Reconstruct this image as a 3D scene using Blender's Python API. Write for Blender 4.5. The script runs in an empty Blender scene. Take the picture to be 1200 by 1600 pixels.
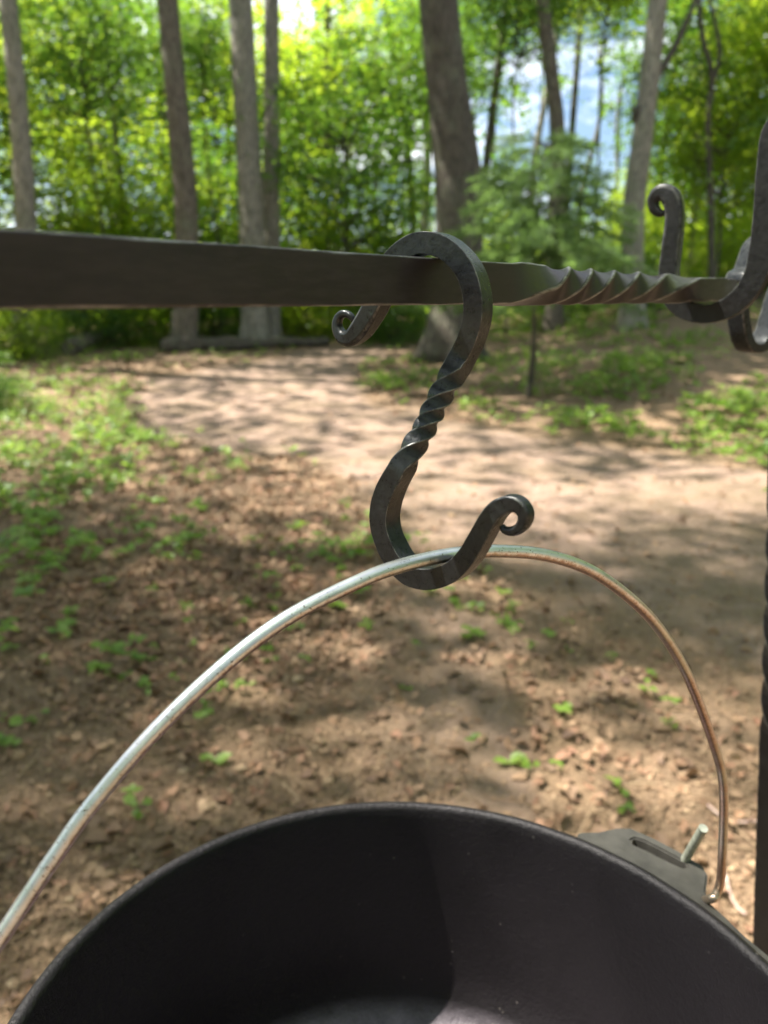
import bpy, math, random
import numpy as np
from mathutils import Vector, Matrix, Quaternion, noise as mnoise

R = math.radians
random.seed(7)
rng = np.random.default_rng(7)
scene = bpy.context.scene
col = scene.collection

# ------------------------------------------------------------------ camera, sky, sun, exposure
PITCH = R(16.3)
H = 1.25                                   # eye height above the ground
F = 1155.0                                 # focal length in photo pixels (1200 x 1600)
cam_d = bpy.data.cameras.new('camera')
cam = bpy.data.objects.new('camera', cam_d)
col.objects.link(cam)
cam.location = (0, 0, H)
cam.rotation_euler = (R(90) - PITCH, 0, 0)
cam_d.sensor_fit = 'VERTICAL'
cam_d.sensor_height = 36.0
cam_d.lens = 36.0 * F / 1600.0
cam_d.clip_start = 0.01
cam_d.clip_end = 1000
cam_d.dof.use_dof = True
cam_d.dof.focus_distance = 0.236
cam_d.dof.aperture_fstop = 12.5
cam_d.dof.aperture_blades = 0
scene.camera = cam

SUN_EL, SUN_AZ = R(60), R(-77)             # azimuth from +Y, negative to the left
S = Vector((math.sin(SUN_AZ) * math.cos(SUN_EL), math.cos(SUN_AZ) * math.cos(SUN_EL), math.sin(SUN_EL)))
world = bpy.data.worlds.new('World')
scene.world = world
world.use_nodes = True
wn, wl = world.node_tree.nodes, world.node_tree.links
wn.clear()
sky = wn.new('ShaderNodeTexSky')
sky.sky_type = 'NISHITA'
sky.sun_disc = False
sky.sun_elevation = SUN_EL
sky.sun_rotation = SUN_AZ
sky.air_density = 1.0
sky.dust_density = 0.6
sky.ozone_density = 2.0
tc = wn.new('ShaderNodeTexCoord')
mp = wn.new('ShaderNodeMapping')
mp.inputs['Scale'].default_value = (1.0, 1.0, 2.4)
cn = wn.new('ShaderNodeTexNoise')
cn.inputs['Scale'].default_value = 3.4
cn.inputs['Detail'].default_value = 7
cn.inputs['Roughness'].default_value = 0.58
cr = wn.new('ShaderNodeValToRGB')
cr.color_ramp.elements[0].position = 0.49
cr.color_ramp.elements[1].position = 0.64
cm = wn.new('ShaderNodeMix')
cm.data_type = 'RGBA'
cm.inputs['B'].default_value = (13, 13.5, 14.5, 1)
bg = wn.new('ShaderNodeBackground')
bg.inputs['Strength'].default_value = 0.045
wo = wn.new('ShaderNodeOutputWorld')
wl.new(tc.outputs['Generated'], mp.inputs['Vector'])
wl.new(mp.outputs['Vector'], cn.inputs['Vector'])
wl.new(cn.outputs['Fac'], cr.inputs['Fac'])
wl.new(cr.outputs['Color'], cm.inputs['Factor'])
wl.new(sky.outputs['Color'], cm.inputs['A'])
wl.new(cm.outputs['Result'], bg.inputs['Color'])
wl.new(bg.outputs['Background'], wo.inputs['Surface'])

sun_d = bpy.data.lights.new('sun', 'SUN')
sun_d.energy = 4.6
sun_d.angle = R(0.5)
sun_d.color = (1.0, 0.95, 0.86)
sun = bpy.data.objects.new('sun', sun_d)
sun.rotation_euler = S.to_track_quat('Z', 'Y').to_euler()
col.objects.link(sun)

vs = scene.view_settings
vs.view_transform = 'Standard'
vs.look = 'None'
vs.exposure = 2.2
vs.gamma = 1.0
vs.use_curve_mapping = False
cy = scene.cycles
cy.max_bounces = 7
cy.diffuse_bounces = 3
cy.glossy_bounces = 3
cy.transmission_bounces = 5
cy.transparent_max_bounces = 4
cy.use_denoising = True
cy.sample_clamp_indirect = 6.0
cy.caustics_reflective = False
cy.caustics_refractive = False

# ------------------------------------------------------------------ helpers
cp, sp = math.cos(PITCH), math.sin(PITCH)

def ray(px, py):
    x, y = (px - 600) / F, (800 - py) / F
    return Vector((x, cp + sp * y, -sp + cp * y))

def at(px, py, d):                        # point at camera depth d
    return Vector((0, 0, H)) + ray(px, py) * d

def on_plane(px, py, p0, n):              # point where the sight line meets a plane
    r = ray(px, py)
    o = Vector((0, 0, H))
    return o + r * ((p0 - o).dot(n) / r.dot(n))

def tag(o, label=None, cat=None, group=None, kind=None):
    if label: o['label'] = label
    if cat: o['category'] = cat
    if group: o['group'] = group
    if kind: o['kind'] = kind
    return o

def empty(name, loc=(0, 0, 0), rz=0.0):
    o = bpy.data.objects.new(name, None)
    o.empty_display_size = 0.1
    o.location = loc
    o.rotation_euler = (0, 0, rz)
    col.objects.link(o)
    return o

def link(name, me, parent=None):
    o = bpy.data.objects.new(name, me)
    col.objects.link(o)
    if parent: o.parent = parent
    return o

def np_mesh(name, V, faces, mat, smooth=False):
    """V (n,3); faces (m,k) array of equal sized faces"""
    me = bpy.data.meshes.new(name)
    V = np.asarray(V, dtype=np.float32)
    faces = np.asarray(faces, dtype=np.int32)
    m, k = faces.shape
    me.vertices.add(len(V))
    me.vertices.foreach_set('co', V.ravel())
    me.loops.add(m * k)
    me.loops.foreach_set('vertex_index', faces.ravel())
    me.polygons.add(m)
    me.polygons.foreach_set('loop_start', np.arange(0, m * k, k, dtype=np.int32))
    me.polygons.foreach_set('use_smooth', np.full(m, smooth))
    me.update(calc_edges=True)
    me.validate()
    me.materials.append(mat)
    return me

def py_mesh(name, V, faces, mat, smooth=True, sharp=None):
    me = bpy.data.meshes.new(name)
    me.from_pydata([tuple(v) for v in V], [], faces)
    me.materials.append(mat)
    me.polygons.foreach_set('use_smooth', [smooth] * len(me.polygons))
    me.update()
    if sharp is not None:
        me.set_sharp_from_angle(angle=R(sharp))
    return me

def catmull(P, n=8):
    P = [np.array(p, float) for p in P]
    P = [2 * P[0] - P[1]] + P + [2 * P[-1] - P[-2]]
    out = []
    for i in range(1, len(P) - 2):
        a, b, c, d = P[i - 1:i + 3]
        for t in np.linspace(0, 1, n, endpoint=False):
            out.append(0.5 * ((2 * b) + (-a + c) * t + (2 * a - 5 * b + 4 * c - d) * t * t + (-a + 3 * b - 3 * c + d) * t ** 3))
    out.append(P[-2])
    return np.array(out)

def sweep(name, pts, halfw, halft, mat, ref, twist=None, rnd=None, cham=0.16, wob=0.0, sharp=14, seed=0, caps=True):
    """Sweep a chamfered rectangle along pts. ref: vector or list of reference normals; twist: angle list;
    rnd: 0 square .. 1 round per point."""
    n = len(pts)
    pts = [Vector(p) for p in pts]
    K = 16
    V, Fc, wear = [], [], []
    for i in range(n):
        T = (pts[min(i + 1, n - 1)] - pts[max(i - 1, 0)]).normalized()
        N = ref[i] if isinstance(ref, list) else ref
        N = (N - T * N.dot(T)).normalized()
        B = T.cross(N)
        a = twist[i] if twist is not None else 0
        N, B = N * math.cos(a) + B * math.sin(a), B * math.cos(a) - N * math.sin(a)
        hw = halfw[i] if hasattr(halfw, '__len__') else halfw
        ht = halft[i] if hasattr(halft, '__len__') else halft
        q = rnd[i] if rnd is not None else 0.0
        for k in range(4):
            # four corners, four points each: two flats ends + two chamfer mids
            sx = (1, -1, -1, 1)[k]; sy = (1, 1, -1, -1)[k]
            ch = cham
            if wob:
                ch = cham * (1 + 0.7 * mnoise.noise(pts[i] * 160 + Vector((k * 7.1, seed, 0))))
            cc = [(1, 1 - ch), (1 - ch * 0.28, 1 - ch * 0.28), (1 - ch * 0.3, 1 - ch * 0.26), (1 - ch, 1)]
            if k in (1, 3):
                cc = cc[::-1]
            for j, (u, v) in enumerate(cc):
                u, v = u * sx, v * sy
                ang = math.atan2(v, u)
                # even round angles
                ra = (k * 4 + j + 0.5) / 16 * 2 * math.pi
                ru, rv = math.cos(ra), math.sin(ra)
                uu, vv = u * (1 - q) + ru * q, v * (1 - q) + rv * q
                p = pts[i] + N * (uu * hw) + B * (vv * ht)
                if wob:
                    dn = mnoise.noise(p * 90 + Vector((seed, 0, 0))) + 0.5 * mnoise.noise(p * 260 + Vector((0, seed, 0)))
                    p += (p - pts[i]).normalized() * (dn * wob)
                V.append(p)
                wear.append((1.0 if j in (1, 2) else 0.0) * (1 - q))
    for i in range(n - 1):
        for k in range(K):
            a, b = i * K + k, i * K + (k + 1) % K
            Fc.append((a, b, b + K, a + K))
    if caps:
        Fc.append(tuple(range(K - 1, -1, -1)))
        Fc.append(tuple((n - 1) * K + k for k in range(K)))
    me = py_mesh(name, V, Fc, mat, True, sharp)
    at_w = me.attributes.new('wear', 'FLOAT', 'POINT')
    at_w.data.foreach_set('value', wear)
    return me

def tube(name, pts, rad, mat, K=12, caps=True):
    n = len(pts)
    pts = [Vector(p) for p in pts]
    V, Fc = [], []
    N = None
    for i in range(n):
        T = (pts[min(i + 1, n - 1)] - pts[max(i - 1, 0)]).normalized()
        if N is None:
            N = T.orthogonal()
        N = (N - T * N.dot(T)).normalized()
        B = T.cross(N)
        r = rad[i] if hasattr(rad, '__len__') else rad
        for k in range(K):
            a = 2 * math.pi * k / K
            V.append(pts[i] + (N * math.cos(a) + B * math.sin(a)) * r)
    for i in range(n - 1):
        for k in range(K):
            a, b = i * K + k, i * K + (k + 1) % K
            Fc.append((a, b, b + K, a + K))
    if caps:
        Fc.append(tuple(range(K - 1, -1, -1)))
        Fc.append(tuple((n - 1) * K + k for k in range(K)))
    return V, Fc

# value noise on numpy arrays
_perm = np.random.default_rng(3).random((256, 256))
def vnoise(x, y):
    xi, yi = np.floor(x).astype(int), np.floor(y).astype(int)
    fx, fy = x - xi, y - yi
    fx, fy = fx * fx * (3 - 2 * fx), fy * fy * (3 - 2 * fy)
    g = lambda a, b: _perm[a & 255, b & 255]
    return (g(xi, yi) * (1 - fx) + g(xi + 1, yi) * fx) * (1 - fy) + (g(xi, yi + 1) * (1 - fx) + g(xi + 1, yi + 1) * fx) * fy
def fbm(x, y, o=4):
    s, a, t = 0, 1.0, 0
    for i in range(o):
        s = s + a * vnoise(x * 2 ** i + 17.3 * i, y * 2 ** i + 9.1 * i)
        t += a
        a *= 0.5
    return s / t

def sstep(a, b, x):
    t = np.clip((x - a) / (b - a), 0, 1)
    return t * t * (3 - 2 * t)

def ground_z(x, y, detail=True):
    x, y = np.asarray(x, float), np.asarray(y, float)
    d = np.maximum(y, 0)
    z = 0.030 * np.maximum(d - 6, 0)
    rt = sstep(0.12, 0.42, x / np.maximum(d, 1.0))
    z = z + rt * 0.085 * np.maximum(d - 6.5, 0) * sstep(60, 22, d)
    z = z + 0.25 * (fbm(x * 0.12 + 5, y * 0.12 + 3, 3) - 0.5) * sstep(3, 12, np.hypot(x, y))
    if detail:
        z = z + 0.08 * (fbm(x * 1.1 + 50, y * 1.1 + 50, 4) - 0.5)
    return z

def gp(px, py):
    """ground point seen at a photo pixel"""
    r = ray(px, py)
    t = 0.3
    for i in range(4000):
        p = r * t
        if H + p.z <= float(ground_z(p.x, p.y)) or t > 60:
            break
        t *= 1.004
    return (p.x, p.y)

# ------------------------------------------------------------------ materials
def mat_new(name):
    m = bpy.data.materials.new(name)
    m.use_nodes = True
    nt = m.node_tree
    b = nt.nodes['Principled BSDF']
    return m, nt, b

def N(nt, t, **kw):
    n = nt.nodes.new(t)
    for k, v in kw.items():
        if k in n.inputs: n.inputs[k].default_value = v
        else: setattr(n, k, v)
    return n

def ramp(nt, src, stops):
    r = nt.nodes.new('ShaderNodeValToRGB')
    el = r.color_ramp.elements
    while len(el) < len(stops): el.new(0.5)
    for e, (p, c) in zip(el, stops):
        e.position = p
        e.color = (*c, 1) if len(c) == 3 else c
    nt.links.new(src, r.inputs['Fac'])
    return r.outputs['Color']

def coord(nt, scale=(1, 1, 1)):
    t = nt.nodes.new('ShaderNodeTexCoord')
    m = nt.nodes.new('ShaderNodeMapping')
    m.inputs['Scale'].default_value = scale
    nt.links.new(t.outputs['Object'], m.inputs['Vector'])
    return m.outputs['Vector']

def tex(nt, vec, scale, detail=5, rough=0.6):
    n = N(nt, 'ShaderNodeTexNoise', Scale=scale, Detail=detail, Roughness=rough)
    nt.links.new(vec, n.inputs['Vector'])
    return n.outputs['Fac']

def mixc(nt, f, a, b, mode='MIX'):
    m = nt.nodes.new('ShaderNodeMix')
    m.data_type = 'RGBA'
    m.blend_type = mode
    for s, v in (('Factor', f), ('A', a), ('B', b)):
        if isinstance(v, (int, float)): m.inputs[s].default_value = v
        elif isinstance(v, tuple): m.inputs[s].default_value = (*v, 1)
        else: nt.links.new(v, m.inputs[s])
    return m.outputs['Result']

def bump(nt, b, h, strength, dist, prev=None):
    n = N(nt, 'ShaderNodeBump', Strength=strength, Distance=dist)
    nt.links.new(h, n.inputs['Height'])
    if prev is not None: nt.links.new(prev, n.inputs['Normal'])
    nt.links.new(n.outputs['Normal'], b.inputs['Normal'])
    return n.outputs['Normal']

def forged(name, c1, c2, c3, metal=0.55, rlo=0.34, rhi=0.62, stretch=(1, 1, 1), bs=1.0, edge=(0.24, 0.235, 0.225)):
    m, nt, b = mat_new(name)
    v = coord(nt, stretch)
    big = tex(nt, v, 70, 6, 0.65)
    mid = tex(nt, v, 420, 5, 0.7)
    fine = tex(nt, v, 1800, 3, 0.7)
    c = ramp(nt, big, [(0.35, c1), (0.52, c2), (0.68, c3)])
    c = mixc(nt, ramp(nt, mid, [(0.42, (0, 0, 0)), (0.62, (0.5, 0.5, 0.5))]), c, tuple(k * 1.9 for k in c2))
    wa = nt.nodes.new('ShaderNodeAttribute'); wa.attribute_name = 'wear'
    wf = mixc(nt, 1.0, wa.outputs['Fac'], ramp(nt, tex(nt, v, 260, 4, 0.7), [(0.42, (0.1, 0.1, 0.1)), (0.62, (1, 1, 1))]), 'MULTIPLY')
    c = mixc(nt, wf, c, edge)
    nt.links.new(c, b.inputs['Base Color'])
    rr = N(nt, 'ShaderNodeMapRange')
    rr.inputs['From Min'].default_value = 0.3; rr.inputs['From Max'].default_value = 0.7
    rr.inputs['To Min'].default_value = rlo; rr.inputs['To Max'].default_value = rhi
    nt.links.new(mid, rr.inputs['Value'])
    nt.links.new(rr.outputs['Result'], b.inputs['Roughness'])
    mm = nt.nodes.new('ShaderNodeMath'); mm.operation = 'MAXIMUM'; mm.inputs[1].default_value = metal
    nt.links.new(wf, mm.inputs[0]); nt.links.new(mm.outputs[0], b.inputs['Metallic'])
    b.inputs['Specular IOR Level'].default_value = 0.35
    n1 = bump(nt, b, big, 0.40 * bs, 0.0007)
    n2 = bump(nt, b, mid, 0.5 * bs, 0.00035, n1)
    bump(nt, b, fine, 0.35 * bs, 0.00008, n2)
    return m

M_hook = forged('forged_iron', (0.019, 0.0205, 0.022), (0.024, 0.0255, 0.0275), (0.036, 0.036, 0.037), 0.5, 0.24, 0.38)
M_bar = forged('bar_iron', (0.0145, 0.0112, 0.0130), (0.0195, 0.0152, 0.0172), (0.026, 0.0205, 0.0228), 0.2, 0.30, 0.42, stretch=(0.3, 0.3, 1.6), bs=0.10, edge=(0.34, 0.33, 0.33))
M_post = forged('post_iron', (0.006, 0.006, 0.0065), (0.009, 0.009, 0.0095), (0.015, 0.0148, 0.0145), 0.2, 0.28, 0.5, edge=(0.16, 0.16, 0.15))

# cast iron of the pot
M_cast, nt, b = mat_new('cast_iron')
v = coord(nt)
g1, g2 = tex(nt, v, 900, 4, 0.75), tex(nt, v, 18, 5, 0.6)
c = ramp(nt, g2, [(0.3, (0.0055, 0.0046, 0.0053)), (0.7, (0.0125, 0.0104, 0.0120))])
speck = N(nt, 'ShaderNodeTexVoronoi', Scale=150.0)
nt.links.new(v, speck.inputs['Vector'])
sf = ramp(nt, speck.outputs['Distance'], [(0.0, (1, 1, 1)), (0.07, (1, 1, 1)), (0.11, (0, 0, 0))])
sk = ramp(nt, tex(nt, v, 60, 2), [(0.55, (0, 0, 0)), (0.66, (1, 1, 1))])
c = mixc(nt, mixc(nt, 1.0, sf, sk, 'MULTIPLY'), c, (0.09, 0.08, 0.075))
nt.links.new(c, b.inputs['Base Color'])
b.inputs['Metallic'].default_value = 0.25
b.inputs['Specular IOR Level'].default_value = 0.32
rr = N(nt, 'ShaderNodeMapRange'); rr.inputs['To Min'].default_value = 0.34; rr.inputs['To Max'].default_value = 0.50
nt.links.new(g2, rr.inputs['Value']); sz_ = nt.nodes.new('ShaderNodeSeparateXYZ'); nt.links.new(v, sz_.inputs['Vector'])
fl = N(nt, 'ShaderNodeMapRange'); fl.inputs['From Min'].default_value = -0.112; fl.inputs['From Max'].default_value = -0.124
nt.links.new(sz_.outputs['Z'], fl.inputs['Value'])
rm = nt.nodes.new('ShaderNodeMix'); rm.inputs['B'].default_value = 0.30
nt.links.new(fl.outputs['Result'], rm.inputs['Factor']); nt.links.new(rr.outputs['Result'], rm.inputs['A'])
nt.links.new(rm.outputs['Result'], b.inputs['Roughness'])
c = mixc(nt, fl.outputs['Result'], c, ramp(nt, tex(nt, v, 55, 5, 0.7), [(0.35, (0.07, 0.060, 0.070)), (0.65, (0.15, 0.130, 0.150))]))  # pot floor coloured paler: its sunlit sky reflection is put into the colour
c_g = ramp(nt, g1, [(0.48, (0, 0, 0)), (0.70, (0.35, 0.35, 0.35))])
nt.links.new(mixc(nt, c_g, c, (0.020, 0.0175, 0.019)), b.inputs['Base Color'])
bump(nt, b, tex(nt, v, 320, 4, 0.7), 0.8, 0.0007, bump(nt, b, g1, 0.9, 0.0003))

M_ear, nt, b = mat_new('cast_iron_ear')
v = coord(nt)
c = ramp(nt, tex(nt, v, 90, 5, 0.65), [(0.3, (0.032, 0.030, 0.026)), (0.7, (0.062, 0.058, 0.050))])
nt.links.new(c, b.inputs['Base Color'])
b.inputs['Metallic'].default_value = 0.3; b.inputs['Roughness'].default_value = 0.62
bump(nt, b, tex(nt, v, 900, 4, 0.7), 0.5, 0.0003)

# galvanised wire of the handle, rust where it has worn
M_wire, nt, b = mat_new('handle_wire')
v = coord(nt)
f1 = tex(nt, v, 60, 5, 0.7)
rust = ramp(nt, f1, [(0.50, (0, 0, 0)), (0.62, (1, 1, 1))])
pit = ramp(nt, tex(nt, v, 900, 4, 0.75), [(0.60, (0, 0, 0)), (0.66, (1, 1, 1))])
sx = nt.nodes.new('ShaderNodeSeparateXYZ'); tcc = nt.nodes.new('ShaderNodeTexCoord')
nt.links.new(tcc.outputs['Object'], sx.inputs['Vector'])
side = N(nt, 'ShaderNodeMapRange'); side.inputs['From Min'].default_value = 0.04; side.inputs['From Max'].default_value = 0.12
nt.links.new(sx.outputs['X'], side.inputs['Value'])           # coppery tone grows towards the far end of the wire
zinc = ramp(nt, tex(nt, v, 120, 4), [(0.35, (0.56, 0.57, 0.60)), (0.65, (0.74, 0.75, 0.79))])
base = mixc(nt, mixc(nt, 0.8, rust, (0, 0, 0)), zinc, (0.36, 0.24, 0.17))
cop = ramp(nt, tex(nt, v, 300, 4), [(0.3, (0.26, 0.15, 0.10)), (0.7, (0.50, 0.31, 0.21))])
base = mixc(nt, mixc(nt, 1.0, side.outputs['Result'], (0.72, 0.72, 0.72), 'MULTIPLY'), base, cop)
un = nt.nodes.new('ShaderNodeAttribute'); un.attribute_name = 'rusty'
band = ramp(nt, mixc(nt, 0.45, un.outputs['Fac'], tex(nt, v, 520, 5, 0.75)), [(0.47, (0, 0, 0)), (0.60, (0.85, 0.85, 0.85))])
base = mixc(nt, band, base, ramp(nt, tex(nt, v, 900, 3), [(0.35, (0.20, 0.115, 0.075)), (0.6, (0.42, 0.27, 0.19))]))
base = mixc(nt, ramp(nt, tex(nt, v, 26, 4), [(0.50, (0, 0, 0)), (0.62, (0.5, 0.5, 0.5))]), base, (0.38, 0.42, 0.34))
base = mixc(nt, pit, base, (0.13, 0.08, 0.055))
nt.links.new(base, b.inputs['Base Color'])
b.inputs['Metallic'].default_value = 0.88; b.inputs['Roughness'].default_value = 0.32
bump(nt, b, tex(nt, v, 700, 4, 0.7), 0.3, 0.0002)

M_zinc, nt, b = mat_new('dull_zinc')
nt.links.new(ramp(nt, tex(nt, coord(nt), 260, 5), [(0.35, (0.20, 0.21, 0.17)), (0.65, (0.38, 0.39, 0.32))]), b.inputs['Base Color'])
b.inputs['Metallic'].default_value = 0.4; b.inputs['Roughness'].default_value = 0.5

# bark
def bark(name, a, c_, k=1.0):
    m, nt, b = mat_new(name)
    v = coord(nt, (1, 1, 0.22))
    f = tex(nt, v, 22 * k, 7, 0.7)
    w = N(nt, 'ShaderNodeTexVoronoi', Scale=16.0 * k); w.feature = 'DISTANCE_TO_EDGE'
    nt.links.new(v, w.inputs['Vector'])
    blot = tex(nt, coord(nt), 2.5, 4)
    c = ramp(nt, f, [(0.3, a), (0.7, c_)])
    c = mixc(nt, ramp(nt, blot, [(0.45, (0, 0, 0)), (0.7, (0.5, 0.5, 0.5))]), c, (0.16, 0.18, 0.11))
    c = mixc(nt, ramp(nt, w.outputs['Distance'], [(0.0, (0.7, 0.7, 0.7)), (0.12, (0, 0, 0))]), c, tuple(q * 0.4 for q in a))
    nt.links.new(c, b.inputs['Base Color'])
    b.inputs['Roughness'].default_value = 0.9
    bump(nt, b, w.outputs['Distance'], 0.8, 0.03, bump(nt, b, f, 0.7, 0.02))
    return m
M_bark = bark('grey_bark', (0.20, 0.18, 0.145), (0.36, 0.33, 0.27))
M_bark_b = bark('brown_bark', (0.10, 0.082, 0.06), (0.21, 0.175, 0.135))
M_bark_m = bark('mid_bark', (0.06, 0.049, 0.036), (0.125, 0.104, 0.078))
M_bark_d = bark('dark_bark', (0.06, 0.05, 0.04), (0.13, 0.11, 0.085))

def leafmat(name, cols, tr, mixf=0.5, rough=0.45):
    m, nt, b = mat_new(name)
    g = nt.nodes.new('ShaderNodeNewGeometry')
    oi = nt.nodes.new('ShaderNodeObjectInfo')
    st = [(i / max(1, len(cols) - 1), c) for i, c in enumerate(cols)]
    c = ramp(nt, g.outputs['Random Per Island'], st)
    nt.links.new(c, b.inputs['Base Color'])
    b.inputs['Roughness'].default_value = rough
    t = nt.nodes.new('ShaderNodeBsdfTranslucent')
    tcol = ramp(nt, g.outputs['Random Per Island'], [(i / max(1, len(tr) - 1), c) for i, c in enumerate(tr)])
    nt.links.new(tcol, t.inputs['Color'])
    mx = nt.nodes.new('ShaderNodeMixShader'); mx.inputs[0].default_value = mixf
    out = nt.nodes['Material Output']
    nt.links.new(b.outputs[0], mx.inputs[1]); nt.links.new(t.outputs[0], mx.inputs[2])
    nt.links.new(mx.outputs[0], out.inputs['Surface'])
    return m
M_leaf = leafmat('maple_leaf', [(0.045, 0.105, 0.015), (0.08, 0.15, 0.02), (0.06, 0.12, 0.02)],
                 [(0.30, 0.50, 0.02), (0.62, 0.74, 0.05), (0.34, 0.52, 0.03), (0.54, 0.66, 0.06)], 0.58)
M_leaf2 = leafmat('beech_leaf', [(0.045, 0.105, 0.025), (0.07, 0.14, 0.03)],
                  [(0.10, 0.25, 0.02), (0.30, 0.48, 0.04)], 0.45)
M_cover = leafmat('cover_leaf', [(0.12, 0.21, 0.03), (0.19, 0.29, 0.04), (0.09, 0.17, 0.035)],
                  [(0.26, 0.44, 0.05), (0.44, 0.62, 0.09)], 0.4)
M_cedar = leafmat('cedar_spray', [(0.06, 0.115, 0.035), (0.09, 0.155, 0.045), (0.05, 0.095, 0.03)],
                  [(0.18, 0.31, 0.07), (0.27, 0.41, 0.10)], 0.5, 0.6)
M_dead = leafmat('dead_leaf', [(0.18, 0.092, 0.052), (0.28, 0.16, 0.09), (0.09, 0.05, 0.03), (0.36, 0.235, 0.14), (0.26, 0.128, 0.078)],
                 [(0.25, 0.14, 0.07), (0.30, 0.18, 0.09)], 0.12, 0.75)
M_chip = leafmat('wood_chip', [(0.20, 0.122, 0.07), (0.28, 0.18, 0.105), (0.13, 0.078, 0.045), (0.36, 0.255, 0.155), (0.24, 0.14, 0.08)],
                 [(0.2, 0.13, 0.07), (0.2, 0.13, 0.07)], 0.03, 0.85)
M_stem, nt, b = mat_new('plant_stem')
nt.links.new(ramp(nt, tex(nt, coord(nt), 40), [(0.3, (0.10, 0.15, 0.04)), (0.7, (0.16, 0.16, 0.07))]), b.inputs['Base Color'])
M_root, nt, b = mat_new('pale_root')
nt.links.new(ramp(nt, tex(nt, coord(nt), 60), [(0.3, (0.32, 0.20, 0.17)), (0.7, (0.48, 0.36, 0.30))]), b.inputs['Base Color'])

# ground: dirt path and litter, mixed by the painted path attribute
M_ground, nt, b = mat_new('forest_ground')
v = coord(nt)
at_ = nt.nodes.new('ShaderNodeAttribute'); at_.attribute_name = 'path'
n1, n2, n3 = tex(nt, v, 1.6, 6, 0.6), tex(nt, v, 14, 6, 0.7), tex(nt, v, 75, 5, 0.75)
dirt = ramp(nt, n2, [(0.3, (0.185, 0.132, 0.086)), (0.5, (0.225, 0.150, 0.112)), (0.72, (0.34, 0.235, 0.18))])
lit = ramp(nt, n3, [(0.28, (0.085, 0.050, 0.027)), (0.45, (0.165, 0.105, 0.058)), (0.58, (0.25, 0.165, 0.095)), (0.72, (0.38, 0.27, 0.165))])
lit = mixc(nt, ramp(nt, n1, [(0.4, (0, 0, 0)), (0.65, (0.6, 0.6, 0.6))]), lit, (0.19, 0.125, 0.08))
dirt = mixc(nt, ramp(nt, n1, [(0.42, (0, 0, 0)), (0.6, (0.75, 0.75, 0.75))]), dirt, (0.155, 0.108, 0.066))
dirt = mixc(nt, ramp(nt, n3, [(0.5, (0, 0, 0)), (0.75, (0.6, 0.6, 0.6))]), dirt, (0.22, 0.16, 0.11))
nt.links.new(mixc(nt, at_.outputs['Fac'], lit, dirt), b.inputs['Base Color'])
b.inputs['Roughness'].default_value = 0.95
bump(nt, b, n3, 0.8, 0.012, bump(nt, b, n2, 0.5, 0.03))

# ------------------------------------------------------------------ ground
path_px = [(205, 640), (225, 598), (330, 578), (440, 556), (520, 540), (590, 548), (560, 578), (560, 625),
           (680, 650), (760, 668), (900, 690), (1050, 715), (1230, 745), (1300, 1000), (1230, 1060),
           (960, 960), (820, 905), (640, 850), (560, 790), (500, 720), (380, 706), (250, 690)]
path_w = np.array([gp(*p) for p in path_px])

def poly_sd(P, x, y):
    """signed distance to polygon, negative inside"""
    d = np.full(x.shape, 1e9)
    ins = np.zeros(x.shape, bool)
    n = len(P)
    for i in range(n):
        ax, ay = P[i]; bx, by = P[(i + 1) % n]
        ex, ey = bx - ax, by - ay
        t = np.clip(((x - ax) * ex + (y - ay) * ey) / (ex * ex + ey * ey), 0, 1)
        d = np.minimum(d, np.hypot(x - ax - t * ex, y - ay - t * ey))
        c = ((ay > y) != (by > y)) & (x < (bx - ax) * (y - ay) / (by - ay + 1e-12) + ax)
        ins ^= c
    return np.where(ins, -d, d)

def path_mask(x, y):
    sd = poly_sd(path_w, x, y)
    sd = sd + 0.55 * (fbm(x * 2.2 + 9, y * 2.2 + 4, 4) - 0.5) * (0.5 + 0.08 * y)
    m = sstep(0.18, -0.22, sd)
    # trodden bare patches on the near ground to the right
    near = sstep(0.50, 0.60, fbm(x * 1.1 + 31, y * 1.1 + 12, 4)) * sstep(-0.3, 0.4, x) * sstep(4.5, 3.0, y)
    return np.clip(np.maximum(m, 0.75 * near), 0, 1)

ang_f = np.linspace(R(-36), R(36), 330)
ang_b = np.linspace(R(36), R(324), 90)[1:-1]
ang = np.concatenate([ang_f, ang_b])
rad = np.concatenate([[0.02], np.geomspace(0.3, 9, 330), np.geomspace(9.2, 260, 120)])
A, Rr = np.meshgrid(ang, rad)
gx, gy = (np.sin(A) * Rr).ravel(), (np.cos(A) * Rr).ravel()
gz = ground_z(gx, gy) + (0.020 * (fbm(gx * 9 + 3, gy * 9, 4) - 0.5) + 0.012 * (fbm(gx * 31, gy * 31 + 8, 3) - 0.5)) * sstep(14, 5, np.hypot(gx, gy))
na, nr = len(ang), len(rad)
ii, jj = np.meshgrid(np.arange(nr - 1), np.arange(na), indexing='ij')
j2 = (jj + 1) % na
faces = np.stack([(ii * na + jj).ravel(), ((ii + 1) * na + jj).ravel(), ((ii + 1) * na + j2).ravel(), (ii * na + j2).ravel()], 1)
me = np_mesh('ground', np.stack([gx, gy, gz], 1), faces[:, ::-1], M_ground, True)
pa = me.attributes.new('path', 'FLOAT', 'POINT')
pa.data.foreach_set('value', path_mask(gx, gy).astype(np.float32))
ground = link('ground', me)
tag(ground, 'brown forest floor with a pale trodden dirt path', 'ground', kind='structure')

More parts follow.
